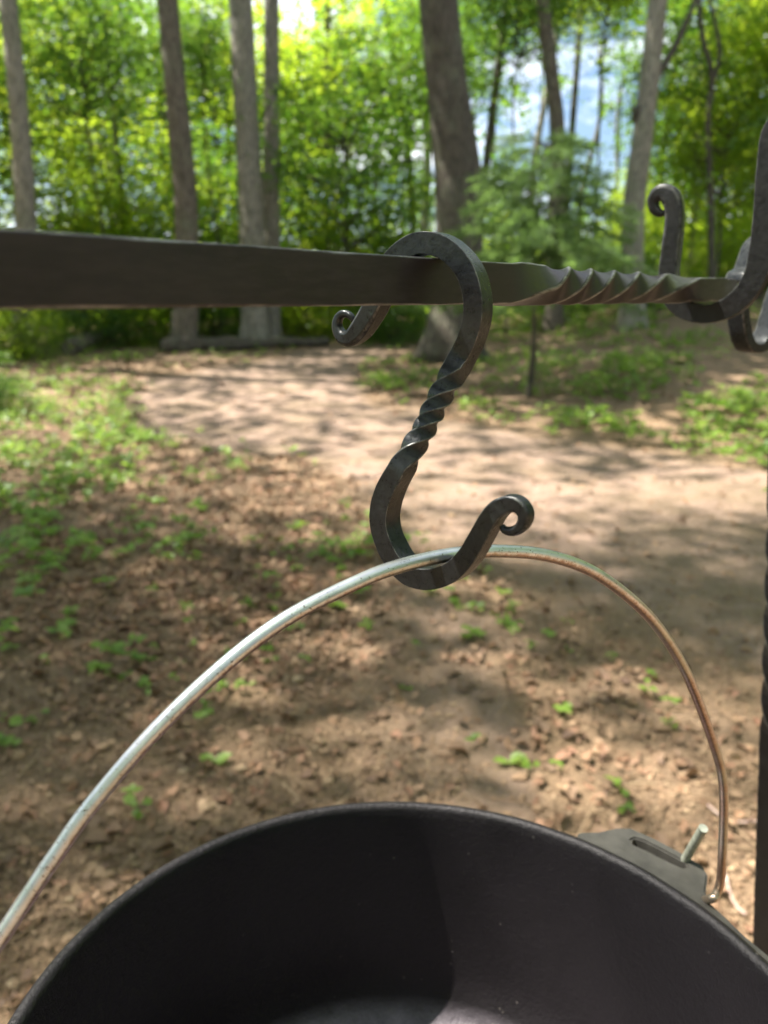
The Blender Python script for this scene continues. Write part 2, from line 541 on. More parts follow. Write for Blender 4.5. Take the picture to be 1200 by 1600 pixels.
# ------------------------------------------------------------------ iron work
Z = Vector((0, 0, 1))
BD = Vector((0.635, 0.772, 0)).normalized()      # direction of the crossbar
BN = Vector((0.772, -0.635, 0))                  # the bar's face that the camera sees
S_BAR = 0.0127
def bar_depth(px): return 191.2 / (1590 - px)
pA = at(0, 421, bar_depth(0)); pB = at(1140, 453, bar_depth(1140))
bar_dir = (pB - pA).normalized()
def bar_pt(px):
    """point on the bar's visible face centre line -> its axis"""
    # intersect vertical plane of that sight column with the bar line
    r = ray(px, 800 - 380); r2 = Vector((r.x, r.y, 0))
    n = Vector((r2.y, -r2.x, 0))
    # column planes are not exactly vertical; iterate on projection
    lo, hi = -0.3, 1.2
    for _ in range(50):
        mid = (lo + hi) / 2
        p = pA + bar_dir * mid - Vector((0, 0, H))
        d = cp * p.y - sp * p.z
        x = 600 + F * p.x / d if d > 0.01 else -1e9
        if x < px: lo = mid
        else: hi = mid
    return lo
knots_px = [-1e9, 790, 870, 908, 941, 977, 1014, 1054, 1092, 1e9]
ts, ks = [], []
t0 = bar_pt(800)
crest = [bar_pt(p) for p in (870, 908, 941, 977, 1014, 1056)]
kt = [-9, t0, crest[0]] + crest[1:] + [bar_pt(1094), 9]
ka = [0, 0, 0.42] + [0.42 + i for i in range(1, 6)] + [6.0, 6.0]    # quarter turns
def tw(t): return -np.interp(t, kt, ka) * math.pi / 2
T0, T1 = -0.65, bar_pt(1152)
tt = np.concatenate([np.linspace(T0, t0, 60), np.linspace(t0, bar_pt(1098), 150)[1:], np.linspace(bar_pt(1098), T1, 14)[1:]])
tk = np.array([tw(t) for t in tt])
kern = np.ones(5) / 5
tk2 = np.convolve(np.pad(tk, 2, mode='edge'), kern, 'valid')
ax = [pA + bar_dir * t - BN * (S_BAR / 2) for t in tt]
tw_amt = np.array([1 - 0.13 * float(sstep(t0, crest[0], t) * sstep(T1 - 0.02, crest[-1], t)) for t in tt])
hs = S_BAR / 2 * tw_amt
bar_rnd = (1 - tw_amt) / 0.13 * 0.26
hs[-6:] *= np.linspace(1, 0.93, 6)
bar = link('crossbar', sweep('crossbar', ax, hs, hs, M_bar, BN, tk2, list(bar_rnd), 0.085, 0.00010, seed=2))
tag(bar, 'dark square iron crossbar with a twisted section near its far end', 'iron bar')

# the S-hook that carries the pot; the pot's handle lies in the plane through BAIL_P
pot_c = Vector((0.0172, 0.1975, H - 0.2562))
pn = Vector((0.050, 0.085, 1)).normalized()
BAIL_P = pot_c
_e = on_plane(1108, 1404, pot_c, pn) - pot_c
_e.z = 0
BAIL_N = _e.normalized().cross(Z)
def world_line(pts, p0, u):
    n = u.cross(Z).normalized()
    return [on_plane(x, y, p0, n) for x, y in pts]

ua = Vector((0.80, -0.60, 0)).normalized(); na_ = ua.cross(Z)      # plane of the upper bend
ub = Vector((0.74, -0.67, 0)).normalized(); nb_ = ub.cross(Z)        # plane of the lower bend
tc_bar = bar_pt(684)
pc = pA + bar_dir * tc_bar - BN * (S_BAR / 2)
up = [(553, 503, 8), (549, 495, 11), (540, 490, 12), (531, 494, 14), (527, 505, 16), (529, 517, 18), (537, 527, 22), (550, 528, 28),
      (564, 516, 34), (577, 497, 37), (590, 473, 39), (603, 442, 39), (617, 413, 39), (637, 392, 39), (664, 380, 39), (694, 385, 40), (720, 404, 40),
      (738, 432, 40), (746, 464, 40), (746, 497, 40), (737, 530, 40), (722, 560, 39)]
mid_ = [(706, 588, 38), (690, 616, 37), (675, 645, 36), (662, 672, 36), (647, 698, 38)]
lo_ = [(629, 730, 40), (613, 760, 41), (603, 790, 41), (602, 818, 41), (610, 846, 41), (626, 876, 41), (648, 896, 40), (680, 901, 40),
       (711, 891, 38), (735, 868, 37), (756, 833, 36), (770, 808, 35), (783, 793, 33), (798, 786, 30), (812, 789, 27), (821, 801, 25), (820, 815, 22),
       (811, 826, 19), (799, 830, 16), (789, 828, 13), (784, 821, 9)]
allp = [(x, y, w, 0.0) for x, y, w in up] + [(x, y, w, (i + 1) / 6) for i, (x, y, w) in enumerate(mid_)] + [(x, y, w, 1.0) for x, y, w in lo_]
pj = on_plane(690, 868, BAIL_P, BAIL_N)      # where the wire rests in the lower bend
pts3 = []
for x, y, w, k in allp:
    a = on_plane(x, y, pc, na_); b_ = on_plane(x, y, pj, nb_)
    p = a.lerp(b_, k)
    dp = cp * p.y - sp * (p.z - H)
    pts3.append((p.x, p.y, p.z, w * dp / F / 2, k))
C = catmull(pts3, 10)
n = len(C)
idx = np.linspace(0, len(allp) - 1, n)
i0, i1 = 21.7, 26.9
turn = sstep(0, 1, np.clip((idx - i0) / (i1 - i0), 0, 1)) * 0.35 + 0.65 * np.clip((idx - i0) / (i1 - i0), 0, 1)
twh = turn * 2.5 * math.pi
rn = np.interp(idx, [0, 5, 9, 12, 21, 23, 26, 28, 36, 40, 44, 47], [1, 0.75, 0.35, 0.0, 0.0, 0.22, 0.22, 0.0, 0.0, 0.3, 0.75, 1])
refs = [na_.lerp(nb_, float(c[4])).normalized() for c in C]
# square bars seen on a slant look wider than they are
wid = C[:, 3] * np.interp(idx, [0, 6, 10, 36, 40, 47], [1, 0.97, 0.85, 0.85, 0.93, 1])
hook = link('s_hook', sweep('s_hook', C[:, :3], wid, wid, M_hook, refs, list(twh), list(rn), 0.075, 0.00014, seed=5))
tag(hook, 'hand forged iron S-hook with twisted middle, holding the pot handle', 'hook')

# support hook with a curl, carrying the far end of the bar
uc = Vector((0.80, -0.60, 0)).normalized(); nc_ = uc.cross(Z)
pcs = pA + bar_dir * bar_pt(1112) - BN * (S_BAR / 2)
sup = [(1039, 332, 8), (1031, 333, 13), (1023, 326, 16), (1021, 314, 19), (1027, 304, 23), (1038, 301, 27), (1049, 308, 30), (1054, 325, 31),
       (1054, 352, 32), (1050, 385, 34), (1046, 420, 35), (1047, 452, 35), (1061, 476, 35), (1084, 488, 35), (1110, 490, 36), (1137, 482, 38),
       (1162, 463, 40), (1181, 434, 42), (1192, 396, 44), (1199, 345, 45), (1204, 290, 46), (1208, 240, 46), (1214, 208, 46), (1230, 192, 46), (1256, 188, 46)]
q = []
for x, y, w in sup:
    p = on_plane(x, y, pcs, nc_)
    dp = cp * p.y - sp * (p.z - H)
    q.append((p.x, p.y, p.z, w * dp / F / 2))
C = catmull(q, 8)
ix = np.linspace(0, len(sup) - 1, len(C))
rn = np.interp(ix, [0, 4, 8, 11, 24], [1, 0.7, 0.45, 0.0, 0.0])
sc = np.interp(ix, [0, 6, 10, 24], [1, 0.95, 0.78, 0.86])
support_end = Vector(C[-1][:3])
sw = C[:, 3] * sc
o = link('support_hook', sweep('support_hook', C[:, :3], sw * 0.85, sw, M_post, nc_, None, list(rn), 0.08, 0.0002, seed=9))
tag(o, 'heavy black J-shaped iron hook with curled tip cradling the bar end', 'bracket')

# spare hook behind it
ud = Vector((0.93, 0.37, 0)).normalized(); nd_ = ud.cross(Z)
pd = at(1180, 450, 0.455)
sph = [(1148, 440, 8), (1153, 431, 13), (1163, 424, 14), (1170, 405, 13), (1180, 382, 13), (1200, 368, 13), (1222, 376, 13), (1232, 402, 13), (1226, 432, 13),
       (1214, 462, 13), (1205, 492, 13), (1196, 520, 13), (1184, 540, 14), (1169, 543, 14), (1159, 526, 14), (1154, 500, 13), (1152, 474, 13), (1153, 462, 9)]
q = [(*on_plane(x, y, pd, nd_), w * 0.455 / F / 2) for x, y, w in sph]
C = catmull(q, 8)
o = link('spare_hook', sweep('spare_hook', C[:, :3], np.full(len(C), 0.0068), C[:, 3] * 1.05, M_hook, nd_, None, None, 0.2, 0.0003, seed=12))
tag(o, 'flat looped iron hook hanging behind the bar end', 'hook')

# upright post of the fire crane
pw = at(1225, 900, 0.46)
lean = Vector((-0.115, 0.0, 1)).normalized()
zs0 = -pw.z / lean.z - 0.05
pts_ = []; tws = []
for i, s_ in enumerate(np.linspace(zs0, 0.30, 260)):
    pts_.append(pw + lean * s_)
    tws.append(-float(np.clip((s_ + 0.115) / 0.16, 0, 1)) * 3.0 * math.pi)
o = link('crane_post', sweep('crane_post', pts_, 0.0081, 0.0081, M_post, Vector((-0.9, -0.43, 0)), tws, None, 0.14, 0.0002, seed=15))
tag(o, 'upright black iron post with twisted section at the picture edge', 'post')
ptop = pw + lean * 0.285
V, Fc = tube('collar', [ptop - lean * 0.016, ptop + lean * 0.012], 0.0118, M_post, 24)
cl = link('collar', py_mesh('collar', V, Fc, M_post, True, 40))
cl.parent = o

# ------------------------------------------------------------------ the pot
pot_c = Vector((0.0172, 0.1975, H - 0.2562))
pn = Vector((0.050, 0.085, 1)).normalized()
pot = empty('cooking_pot')
Q = Z.rotation_difference(pn)
pot.location = pot_c
pot.rotation_mode = 'QUATERNION'
pot.rotation_quaternion = Q
tag(pot, 'black cast iron pot hanging by its wire handle from the hook', 'pot')
RP = 0.1525
prof = [(RP - 0.0062, -0.004), (RP - 0.0052, -0.0012), (RP - 0.0034, 0.0), (RP - 0.0012, -0.0003), (RP, -0.0016), (RP + 0.0002, -0.005), (RP - 0.0012, -0.010),
        (RP - 0.003, -0.04), (RP - 0.007, -0.105), (RP - 0.015, -0.123), (RP - 0.033, -0.1325), (0.06, -0.1345), (0.0, -0.1345)]
inner = [(RP - 0.0062, -0.004), (RP - 0.0068, -0.012), (RP - 0.0080, -0.050), (RP - 0.0105, -0.092), (RP - 0.0135, -0.108), (RP - 0.019, -0.1185),
         (RP - 0.028, -0.1245), (RP - 0.041, -0.1265), (0.06, -0.127), (0.0, -0.127)]
prof2 = inner[::-1] + prof[1:]
pp = catmull([(r, z, 0) for r, z in prof2], 5)
K = 192
V, Fc = [], []
for r, z, _ in pp:
    r = max(r, 0.0)
    for k in range(K):
        a = 2 * math.pi * k / K
        rr_ = r * (1 + 0.0012 * mnoise.noise(Vector((math.cos(a) * 2, math.sin(a) * 2, z * 20))))
        V.append((rr_ * math.cos(a), rr_ * math.sin(a), z + (0.0003 * mnoise.noise(Vector((math.cos(a) * 9, math.sin(a) * 9, 3))))))
for i in range(len(pp) - 1):
    for k in range(K):
        a, b_ = i * K + k, i * K + (k + 1) % K
        Fc.append((a, b_, b_ + K, a + K))
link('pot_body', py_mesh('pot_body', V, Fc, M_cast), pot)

Qi = Q.inverted()
def to_pot(p): return Qi @ (p - pot_c)
def rim_px(x, y, drop=0.0):
    """pot coordinates of the point of the rim plane seen at a photo pixel"""
    return to_pot(on_plane(x, y, pot_c - pn * drop, pn))
ear_px = [(905, 1300), (935, 1299), (962, 1293), (985, 1293), (1020, 1308), (1062, 1330), (1098, 1352), (1106, 1366), (1103, 1392), (1108, 1408), (1130, 1428), (1165, 1462), (1215, 1503)]
slot_px = [(986, 1312), (992, 1309), (1004, 1312), (1040, 1330), (1071, 1347), (1074, 1353), (1068, 1356), (1050, 1348), (1010, 1328), (990, 1319)]
outer = [rim_px(x, y, 0.004) for x, y in ear_px]
slot = [rim_px(x, y, 0.004) for x, y in slot_px]
def ear_mesh():
    import bmesh
    bm = bmesh.new()
    o_ = [bm.verts.new((p.x, p.y, -0.004)) for p in outer]
    # inner edge follows the pot wall
    a0, a1 = math.atan2(outer[-1].y, outer[-1].x), math.atan2(outer[0].y, outer[0].x)
    arc = [bm.verts.new(((RP - 0.003) * math.cos(a), (RP - 0.003) * math.sin(a), -0.004)) for a in np.linspace(a0, a1, 14)]
    loop = o_ + arc
    s_ = [bm.verts.new((p.x, p.y, -0.004)) for p in slot]
    es = [bm.edges.new((loop[i], loop[(i + 1) % len(loop)])) for i in range(len(loop))]
    es += [bm.edges.new((s_[i], s_[(i + 1) % len(s_)])) for i in range(len(s_))]
    bmesh.ops.triangle_fill(bm, use_beauty=True, use_dissolve=False, edges=es)
    # drop anything filled inside the slot
    cen = sum((v.co for v in s_), Vector()) / len(s_)
    for f in list(bm.faces):
        if all(v in s_ for v in f.verts): bm.faces.remove(f)
    r = bmesh.ops.extrude_face_region(bm, geom=list(bm.faces))
    for g in r['geom']:
        if isinstance(g, bmesh.types.BMVert): g.co.z -= 0.0065
    bmesh.ops.recalc_face_normals(bm, faces=bm.faces)
    sharp = [e for e in bm.edges if len(e.link_faces) == 2 and e.calc_face_angle(0) > 1.0]
    bmesh.ops.bevel(bm, geom=sharp, offset=0.0009, segments=2, affect='EDGES', clamp_overlap=True)
    me = bpy.data.meshes.new('ear'); bm.to_mesh(me); bm.free()
    me.materials.append(M_ear)
    me.polygons.foreach_set('use_smooth', [True] * len(me.polygons)); me.set_sharp_from_angle(angle=R(40))
    return me
em = ear_mesh()
e1 = link('ear', em, pot)
e2 = link('ear', em, pot); e2.rotation_euler = (0, 0, math.pi)

# wire handle in the pot's coordinates: a planar arch through the two ears
ear_w = on_plane(1108, 1404, pot_c, pn)
bdir = (ear_w - pot_c); bdir.z = 0; bdir.normalize()
bpn = bdir.cross(Z)
bail_px = [(6, 1458), (45, 1399), (88, 1335), (143, 1258), (240, 1145), (350, 1040), (450, 965), (560, 909), (620, 886), (680, 871), (725, 864), (775, 861),
           (850, 867), (920, 890), (980, 931), (1025, 976), (1065, 1037), (1092, 1098), (1114, 1160), (1127, 1205), (1131, 1250), (1129, 1325), (1126, 1375), (1119, 1397)]
wp = [on_plane(x, y, pot_c, bpn) for x, y in bail_px]
# near end goes down to the other ear
le = Q @ Vector((-to_pot(wp[-1]).x, -to_pot(wp[-1]).y, -0.008)) + pot_c
first = wp[0]
tg = (wp[0] - wp[2]).normalized()
lead = [le, le.lerp(first + tg * 0.05, 0.55) - bdir * 0.004, first + tg * 0.045]
out_e = on_plane(1112, 1404, pot_c - pn * 0.016, bpn)
e_dir = (pot_c - out_e); e_dir.z = 0; e_dir.normalize()
peg0 = on_plane(1067, 1349, pot_c - pn * 0.008, pn)
peg1 = at(1099, 1294, (cp * (peg0.y) - sp * (peg0.z - H)) * 0.945)
tail = [on_plane(1119, 1397, pot_c, bpn), out_e, out_e.lerp(peg0 - pn * 0.014, 0.5) - pn * 0.004, peg0 - pn * 0.011, peg0, peg1]
path3 = lead + wp[:-1] + tail[:-1]
Cw = catmull([tuple(p) for p in path3], 8)
# straighten the last stretch (the peg)
wl_ = [to_pot(Vector(p)) for p in Cw]
V, Fc = tube('handle', wl_, 0.00198, M_wire, 20)
hm = py_mesh('handle', V, Fc, M_wire, True, 50)
att = hm.attributes.new('rusty', 'FLOAT', 'POINT')
cen_ = Vector((0, 0, 0.02))
vals = []
for i_, p in enumerate(V):
    q0 = wl_[i_ // 20]
    inn = (cen_ - q0).normalized()                     # the inner side of the arch has lost its zinc
    vals.append(0.5 + 0.5 * (p - q0).normalized().dot(inn))
att.data.foreach_set('value', vals)
link('handle', hm, pot)
pk = [to_pot(peg0 - pn * 0.004), to_pot(peg0), to_pot(peg0.lerp(peg1, 0.5)), to_pot(peg1)]
V, Fc = tube('wire_end', pk, 0.00222, M_zinc, 20)
link('wire_end', py_mesh('wire_end', V, Fc, M_zinc, True, 50), pot)

# ------------------------------------------------------------------ leaves and foliage generators
def leaf_batch(P, size, tilt=0.5, aspect=0.62, fold=0.18, r=rng, up=None, quad=True):
    """P (n,3) leaf centres, size (n,). rhombic folded leaves: 4 verts, 2 tris"""
    n = len(P)
    yaw = r.random(n) * 2 * np.pi
    nx = r.normal(0, tilt, n); ny = r.normal(0, tilt, n)
    Nn = np.stack([nx, ny, np.ones(n)], 1); Nn /= np.linalg.norm(Nn, axis=1)[:, None]
    D = np.stack([np.cos(yaw), np.sin(yaw), np.zeros(n)], 1)
    D -= Nn * (D * Nn).sum(1)[:, None]; D /= np.linalg.norm(D, axis=1)[:, None]
    W = np.cross(Nn, D)
    s = size[:, None] if hasattr(size, '__len__') else size
    a = P - D * s * 0.5
    b = P + D * s * 0.5
    c = P + W * s * 0.5 * aspect + Nn * s * fold + D * s * 0.05
    d = P - W * s * 0.5 * aspect + Nn * s * fold + D * s * 0.05
    V = np.stack([a, c, b, d], 1).reshape(-1, 3)
    i = np.arange(n)[:, None] * 4
    Fc = np.concatenate([i + [0, 1, 2], i + [0, 2, 3]], 1).reshape(-1, 3)
    return V, Fc

def crown_mesh(name, seed, rx, ry, rz, n_clump, per, size, mat, cl=(0.45, 0.10), shell=0.35, low_cut=-1.0, tilt=0.45):
    r = np.random.default_rng(seed)
    u = r.normal(size=(n_clump, 3)); u /= np.linalg.norm(u, axis=1)[:, None]
    rr_ = (shell + (1 - shell) * r.random(n_clump)) ** 0.7
    Cn = u * rr_[:, None] * [rx, ry, rz]
    Cn = Cn[Cn[:, 2] > low_cut * rz]
    sc_ = r.uniform(0.6, 1.4, len(Cn))
    k = np.repeat(np.arange(len(Cn)), (per * sc_).astype(int))
    off = r.normal(size=(len(k), 3)) * [cl[0], cl[0], cl[1]] * sc_[k][:, None]
    rad_ = np.hypot(off[:, 0], off[:, 1])
    P = Cn[k] + off
    P[:, 2] -= 0.25 * rad_ ** 2 / cl[0]
    V, Fc = leaf_batch(P, size * r.uniform(0.65, 1.3, len(P)), tilt, r=r)
    me = np_mesh(name, V, Fc, mat)
    # limbs out to the clumps
    VV, FF = [], []
    sel = r.permutation(len(Cn))[:min(len(Cn), 26)]
    for q_ in sel:
        c = Cn[q_]
        z0 = c[2] - 0.55 * math.hypot(c[0], c[1]) - 0.2
        z0 = max(z0, -rz * 1.1)
        p0 = np.array([0, 0, z0]); m_ = (p0 + c) / 2 + [0, 0, -0.05 * rz] + r.normal(0, 0.05 * rx, 3)
        v_, f_ = tube('b', catmull([p0, m_, c], 4), np.linspace(0.012 * rx + 0.008, 0.004, 9), None, 5)
        base = len(VV)
        VV += v_; FF += [tuple(a + base for a in f) for f in f_]
    bme = py_mesh(name + '_limbs', VV, FF, M_bark_d)
    return me, bme

def trunk_mesh(name, pts, r0, r1, mat, flare=1.5, K=20, rough=0.05, seed=0):
    C_ = catmull(pts, 10)
    n = len(C_)
    t = np.linspace(0, 1, n)
    rad_ = r0 + (r1 - r0) * t
    hgt = C_[:, 2] - C_[0, 2]
    rad_ = rad_ * (1 + (flare - 1) * np.exp(-np.maximum(hgt, 0) / (0.9 * r0 + 0.15)))
    V, Fc = tube(name, C_, list(rad_), mat, K)
    V2 = []
    for i, p in enumerate(V[:]):
        c = Vector(C_[i // K])
        rr_ = rough * (mnoise.noise(Vector((p.x * 3 + seed, p.y * 3, p.z * 0.8))) + 0.5 * mnoise.noise(Vector((p.x * 9, p.y * 9, p.z * 2 + seed))))
        h_ = max(0.0, p.z - C_[0, 2])
        root = 0.35 * math.exp(-h_ / (0.5 * r0 + 0.1)) * math.sin((i % K) / K * 2 * math.pi * 4 + seed) * (flare > 1.2)
        V2.append(c + (p - c) * (1 + rr_ * 2 + root))
    return py_mesh(name, V2, Fc, mat)

# crown variants (shared mesh data)
UNDER = [crown_mesh('crown_under', 20 + i, 2.3, 2.3, 2.3, 105, 70, 0.135, [M_leaf, M_leaf2][i % 2], (0.42, 0.09), 0.2) for i in range(5)]
HIGH = [crown_mesh('crown_high', 40 + i, 3.6, 3.6, 2.6, 30, 95, 0.18, [M_leaf2, M_leaf][i % 2], (0.62, 0.25), 0.25) for i in range(3)]
SPARSE = [crown_mesh('crown_sparse', 60 + i, 2.4, 2.4, 2.2, 34, 42, 0.12, M_leaf, (0.40, 0.08), 0.3) for i in range(2)]

def tree_root(px, d, py=None):
    x = d * (px - 600) / F
    # ray of that column at the ground (roll-free camera): use real ground distance d along +Y
    return x, d

def make_tree(name, base, trunk_pts, r0, r1, mat, label, cat='tree', group=None, crown=None, crown_z=None, crown_s=1.0, crown_xy=(0, 0), rz=0.0, flare=1.5, seed=0, kind=None):
    x, y = base
    z = float(ground_z(x, y)) - 0.06
    root = empty(name, (x, y, z), 0)
    tag(root, label, cat, group)
    tm = trunk_mesh('trunk', trunk_pts, r0, r1, mat, flare, seed=seed)
    link('trunk', tm, root)
    if crown:
        cme, bme = crown
        c = link('crown', cme, root); b_ = link('limbs', bme, root)
        for o_ in (c, b_):
            o_.location = (crown_xy[0], crown_xy[1], crown_z)
            o_.scale = (crown_s,) * 3
            o_.rotation_euler = (0, 0, rz)
    return root

def trunk_from_px(samples, d, top):
    """samples: (px, py) along the trunk at ground distance d; returns base and local points up to height top"""
    P = []
    for x, y in samples:
        r_ = ray(x, y); p = Vector((0, 0, H)) + r_ * (d / r_.y)
        P.append(p)
    P.sort(key=lambda p: p.z)
    bx, by = P[0].x, P[0].y
    # extend to ground and to the top along end slopes
    sl = (P[1] - P[0]); gz_ = float(ground_z(P[0].x, P[0].y)) - 0.06
    b0 = P[0] - sl * ((P[0].z - gz_) / sl.z)
    sl2 = (P[-1] - P[-2])
    tp = P[-1] + sl2 * ((top - P[-1].z) / sl2.z) * 0.8
    tp.z = top
    pts = [b0] + [p for p in P if p.z > b0.z + 0.3] + [P[-1].lerp(tp, 0.5), tp]
    return (b0.x, b0.y), [tuple(p - Vector((b0.x, b0.y, gz_))) for p in pts]

def px_r(w, px, py, d):
    r_ = ray(px, py)
    return w / F * (d / r_.y) / 2

TR = [
    # samples, distance, width px, material, name, label, top, crown index
    ([(38, 500), (40, 350), (30, 180), (12, 0)], 13.0, 34, M_bark, 'tall_tree', 'smooth grey trunk at the far left edge, leaning left', 15, 0),
    ([(288, 510), (292, 360), (278, 180), (262, 0)], 14.5, 42, M_bark_b, 'tall_tree', 'brown trunk with a sunlit left edge left of the twin trunks', 16, 1),
    ([(398, 505), (394, 370), (385, 180), (376, 0)], 15.5, 46, M_bark, 'tall_tree', 'thicker grey trunk of the close pair behind the bar', 17, 2),
    ([(424, 505), (424, 370), (424, 180), (424, 0)], 16.3, 30, M_bark, 'tall_tree', 'slimmer straight grey trunk standing just right of its thicker twin', 16, 0),
    ([(705, 545), (718, 350), (705, 180), (684, 0)], 12.8, 76, M_bark_m, 'large_tree', 'thickest brown trunk rising behind the hook, with spreading roots', 17, 1),
    ([(752, 330), (770, 170), (792, 0)], 19.0, 15, M_bark_d, 'slim_tree', 'thin dark trunk leaning right beside the thickest trunk', 12, None),
    ([(868, 420), (872, 240), (860, 100), (848, 0)], 16.0, 27, M_bark_b, 'tall_tree', 'straight dark-brown trunk rising behind the cedar sapling', 16, 2),
    ([(880, 400), (892, 230), (905, 60)], 22.0, 13, M_bark_d, 'slim_tree', 'thin dark trunk between the cedar and the sky gap', 9, None),
    ([(988, 470), (990, 330), (1008, 180), (1028, 0)], 13.5, 38, M_bark, 'tall_tree', 'grey trunk with a broken branch stub above the curled hook tip', 16, 0),
    ([(1112, 420), (1110, 300), (1106, 200), (1112, 120), (1098, 60), (1092, 0)], 15.0, 11, M_bark_d, 'slim_tree', 'slender crooked dark trunk on the right slope', 11, None),
    ([(648, 400), (640, 250), (622, 120), (604, 20)], 21.0, 11, M_bark_d, 'slim_tree', 'thin dark trunk just left of the thickest trunk', 11, None),
    ([(192, 380), (190, 290), (180, 200)], 17.0, 10, M_bark_d, 'slim_tree', 'short thin dark stem right of the far left trunk', 6.5, None),
    ([(344, 400), (342, 290), (336, 190)], 20.0, 8, M_bark_d, 'slim_tree', 'very thin dark stem between the two leftmost thick trunks and the pair', 7, None),
    ([(512, 400), (508, 200), (512, 20)], 20.0, 10, M_bark_b, 'slim_tree', 'pale brown slim stem right of the twin trunks', 12, None),
    ([(1182, 330), (1178, 180), (1180, 40)], 22.0, 11, M_bark_b, 'slim_tree', 'faint brown stem near the upper right corner', 12, None),
]
for k, (smp, d, w, mt, nm, lab, top, ci) in enumerate(TR):
    base, pts = trunk_from_px(smp, d, top)
    r0 = px_r(w, smp[0][0], smp[0][1], d)
    cr_ = HIGH[ci] if ci is not None else None
    root = make_tree(nm, base, pts, r0, r0 * (0.55 if ci is not None else 0.45), mt, lab, crown=cr_, crown_z=top - 0.8, crown_s=1.0 + 0.12 * (k % 3),
                     crown_xy=pts[-1][:2], rz=k * 1.3, seed=k, flare=1.4 if nm == 'large_tree' else 1.3)
    if k == 8:      # stub and side branch
        bz = root.location
        a = Vector((0, 0, H)) + ray(1004, 196) * (d / ray(1004, 196).y) - bz
        b_ = Vector((0, 0, H)) + ray(990, 178) * (d / ray(990, 178).y) - bz
        V, Fc = tube('s', [a, a.lerp(b_, 0.6), b_ + Vector((0, -0.1, 0.08))], [0.12, 0.09, 0.07], M_bark_d, 10)
        link('branch_stub', py_mesh('branch_stub', V, Fc, M_bark_d), root)
        P4 = [Vector((0, 0, H)) + ray(x, y) * (d / ray(x, y).y) - bz for x, y in [(1018, 130), (1046, 88), (1068, 45), (1086, 0), (1100, -60)]]
        V, Fc = tube('s', catmull([tuple(p) for p in P4], 5), np.linspace(0.07, 0.03, 21), M_bark_d, 8)
        link('limb', py_mesh('limb', V, Fc, M_bark_d), root)
    if k == 9:
        bz = root.location
        P4 = [Vector((0, 0, H)) + ray(x, y) * (d / ray(x, y).y) - bz for x, y in [(1110, 140), (1124, 90), (1118, 40), (1104, -20)]]
        V, Fc = tube('s', catmull([tuple(p) for p in P4], 5), np.linspace(0.05, 0.025, 16), M_bark_d, 8)
        link('limb', py_mesh('limb', V, Fc, M_bark_d), root)

# leafy understorey trees: (px, distance, crown centre height, scale, kind)
us = [
    (-60, 15.5, 4.6, 0.95, 0), (150, 15.6, 5.6, 0.66, 1), (330, 16.2, 5.6, 0.42, 3),
    (90, 17, 2.2, 0.8, 4), (170, 17, 3.0, 0.95, 0), (300, 19, 3.0, 1.0, 1), (450, 19, 2.6, 0.9, 2), (540, 17, 4.0, 0.95, 3),
    (600, 18, 1.9, 0.75, 4), (520, 21, 6.0, 1.05, 0), (640, 20, 6.2, 0.9, 1), (100, 21, 6.3, 1.1, 2), (260, 22, 6.8, 1.1, 3), (400, 22, 6.3, 1.1, 4),
    (800, 17, 6.9, 0.62, 1), (930, 17.5, 7.0, 0.65, 2), (1085, 18, 4.6, 0.8, 3), (1130, 16, 3.3, 0.75, 4), (1210, 16, 5.2, 0.7, 0),
    (1090, 20, 6.6, 0.95, 1), (1240, 19, 6.8, 1.1, 2), (1070, 22, 3.6, 0.8, 3), (1000, 20, 2.2, 0.45, 4), (1180, 24, 3.8, 0.9, 0),
    (720, 24, 8.2, 1.0, 1), (840, 26, 10.4, 0.9, 0), (960, 25, 10.0, 0.8, 3), (-180, 14, 4.5, 1.1, 3), (1400, 14, 5, 1.1, 1),
]
for k, (px, d, cz, s_, vi) in enumerate(us):
    x = (px - 600) / F * d * 1.0
    x *= 1.0 / ray(px, 300).y
    x_, y_ = x, d
    z = float(ground_z(x_, y_)) - 0.05
    pts = [(0, 0, 0), (0.06, 0.02, cz * 0.35), (-0.05, 0.04, cz * 0.7), (0, 0, cz), (0.03, 0, cz + 1.6 * s_)]
    lab = {1: 'small leafy tree between the leaning grey trunk and the sunlit-edged brown trunk', 2: 'small yellow-green crown between the sunlit-edged trunk and the twin trunks',
           0: 'leafy tree at the far left edge behind the leaning grey trunk', 20: 'broad leafy tree filling the upper right corner',
           15: 'light leafy crown hanging above the sky gap right of the dark-brown trunk', 14: 'light leafy crown above the sky gap left of the dark-brown trunk'}.get(k, 'slender leafy tree filling the bright green understorey')
    make_tree('understorey_tree', (x_, y_), pts, 0.03 * s_ + 0.012, 0.010, M_bark_d, lab, 'tree',
              'leafy young trees behind the path', crown=UNDER[vi] , crown_z=cz, crown_s=s_, rz=k * 2.1, flare=1.1, seed=k)

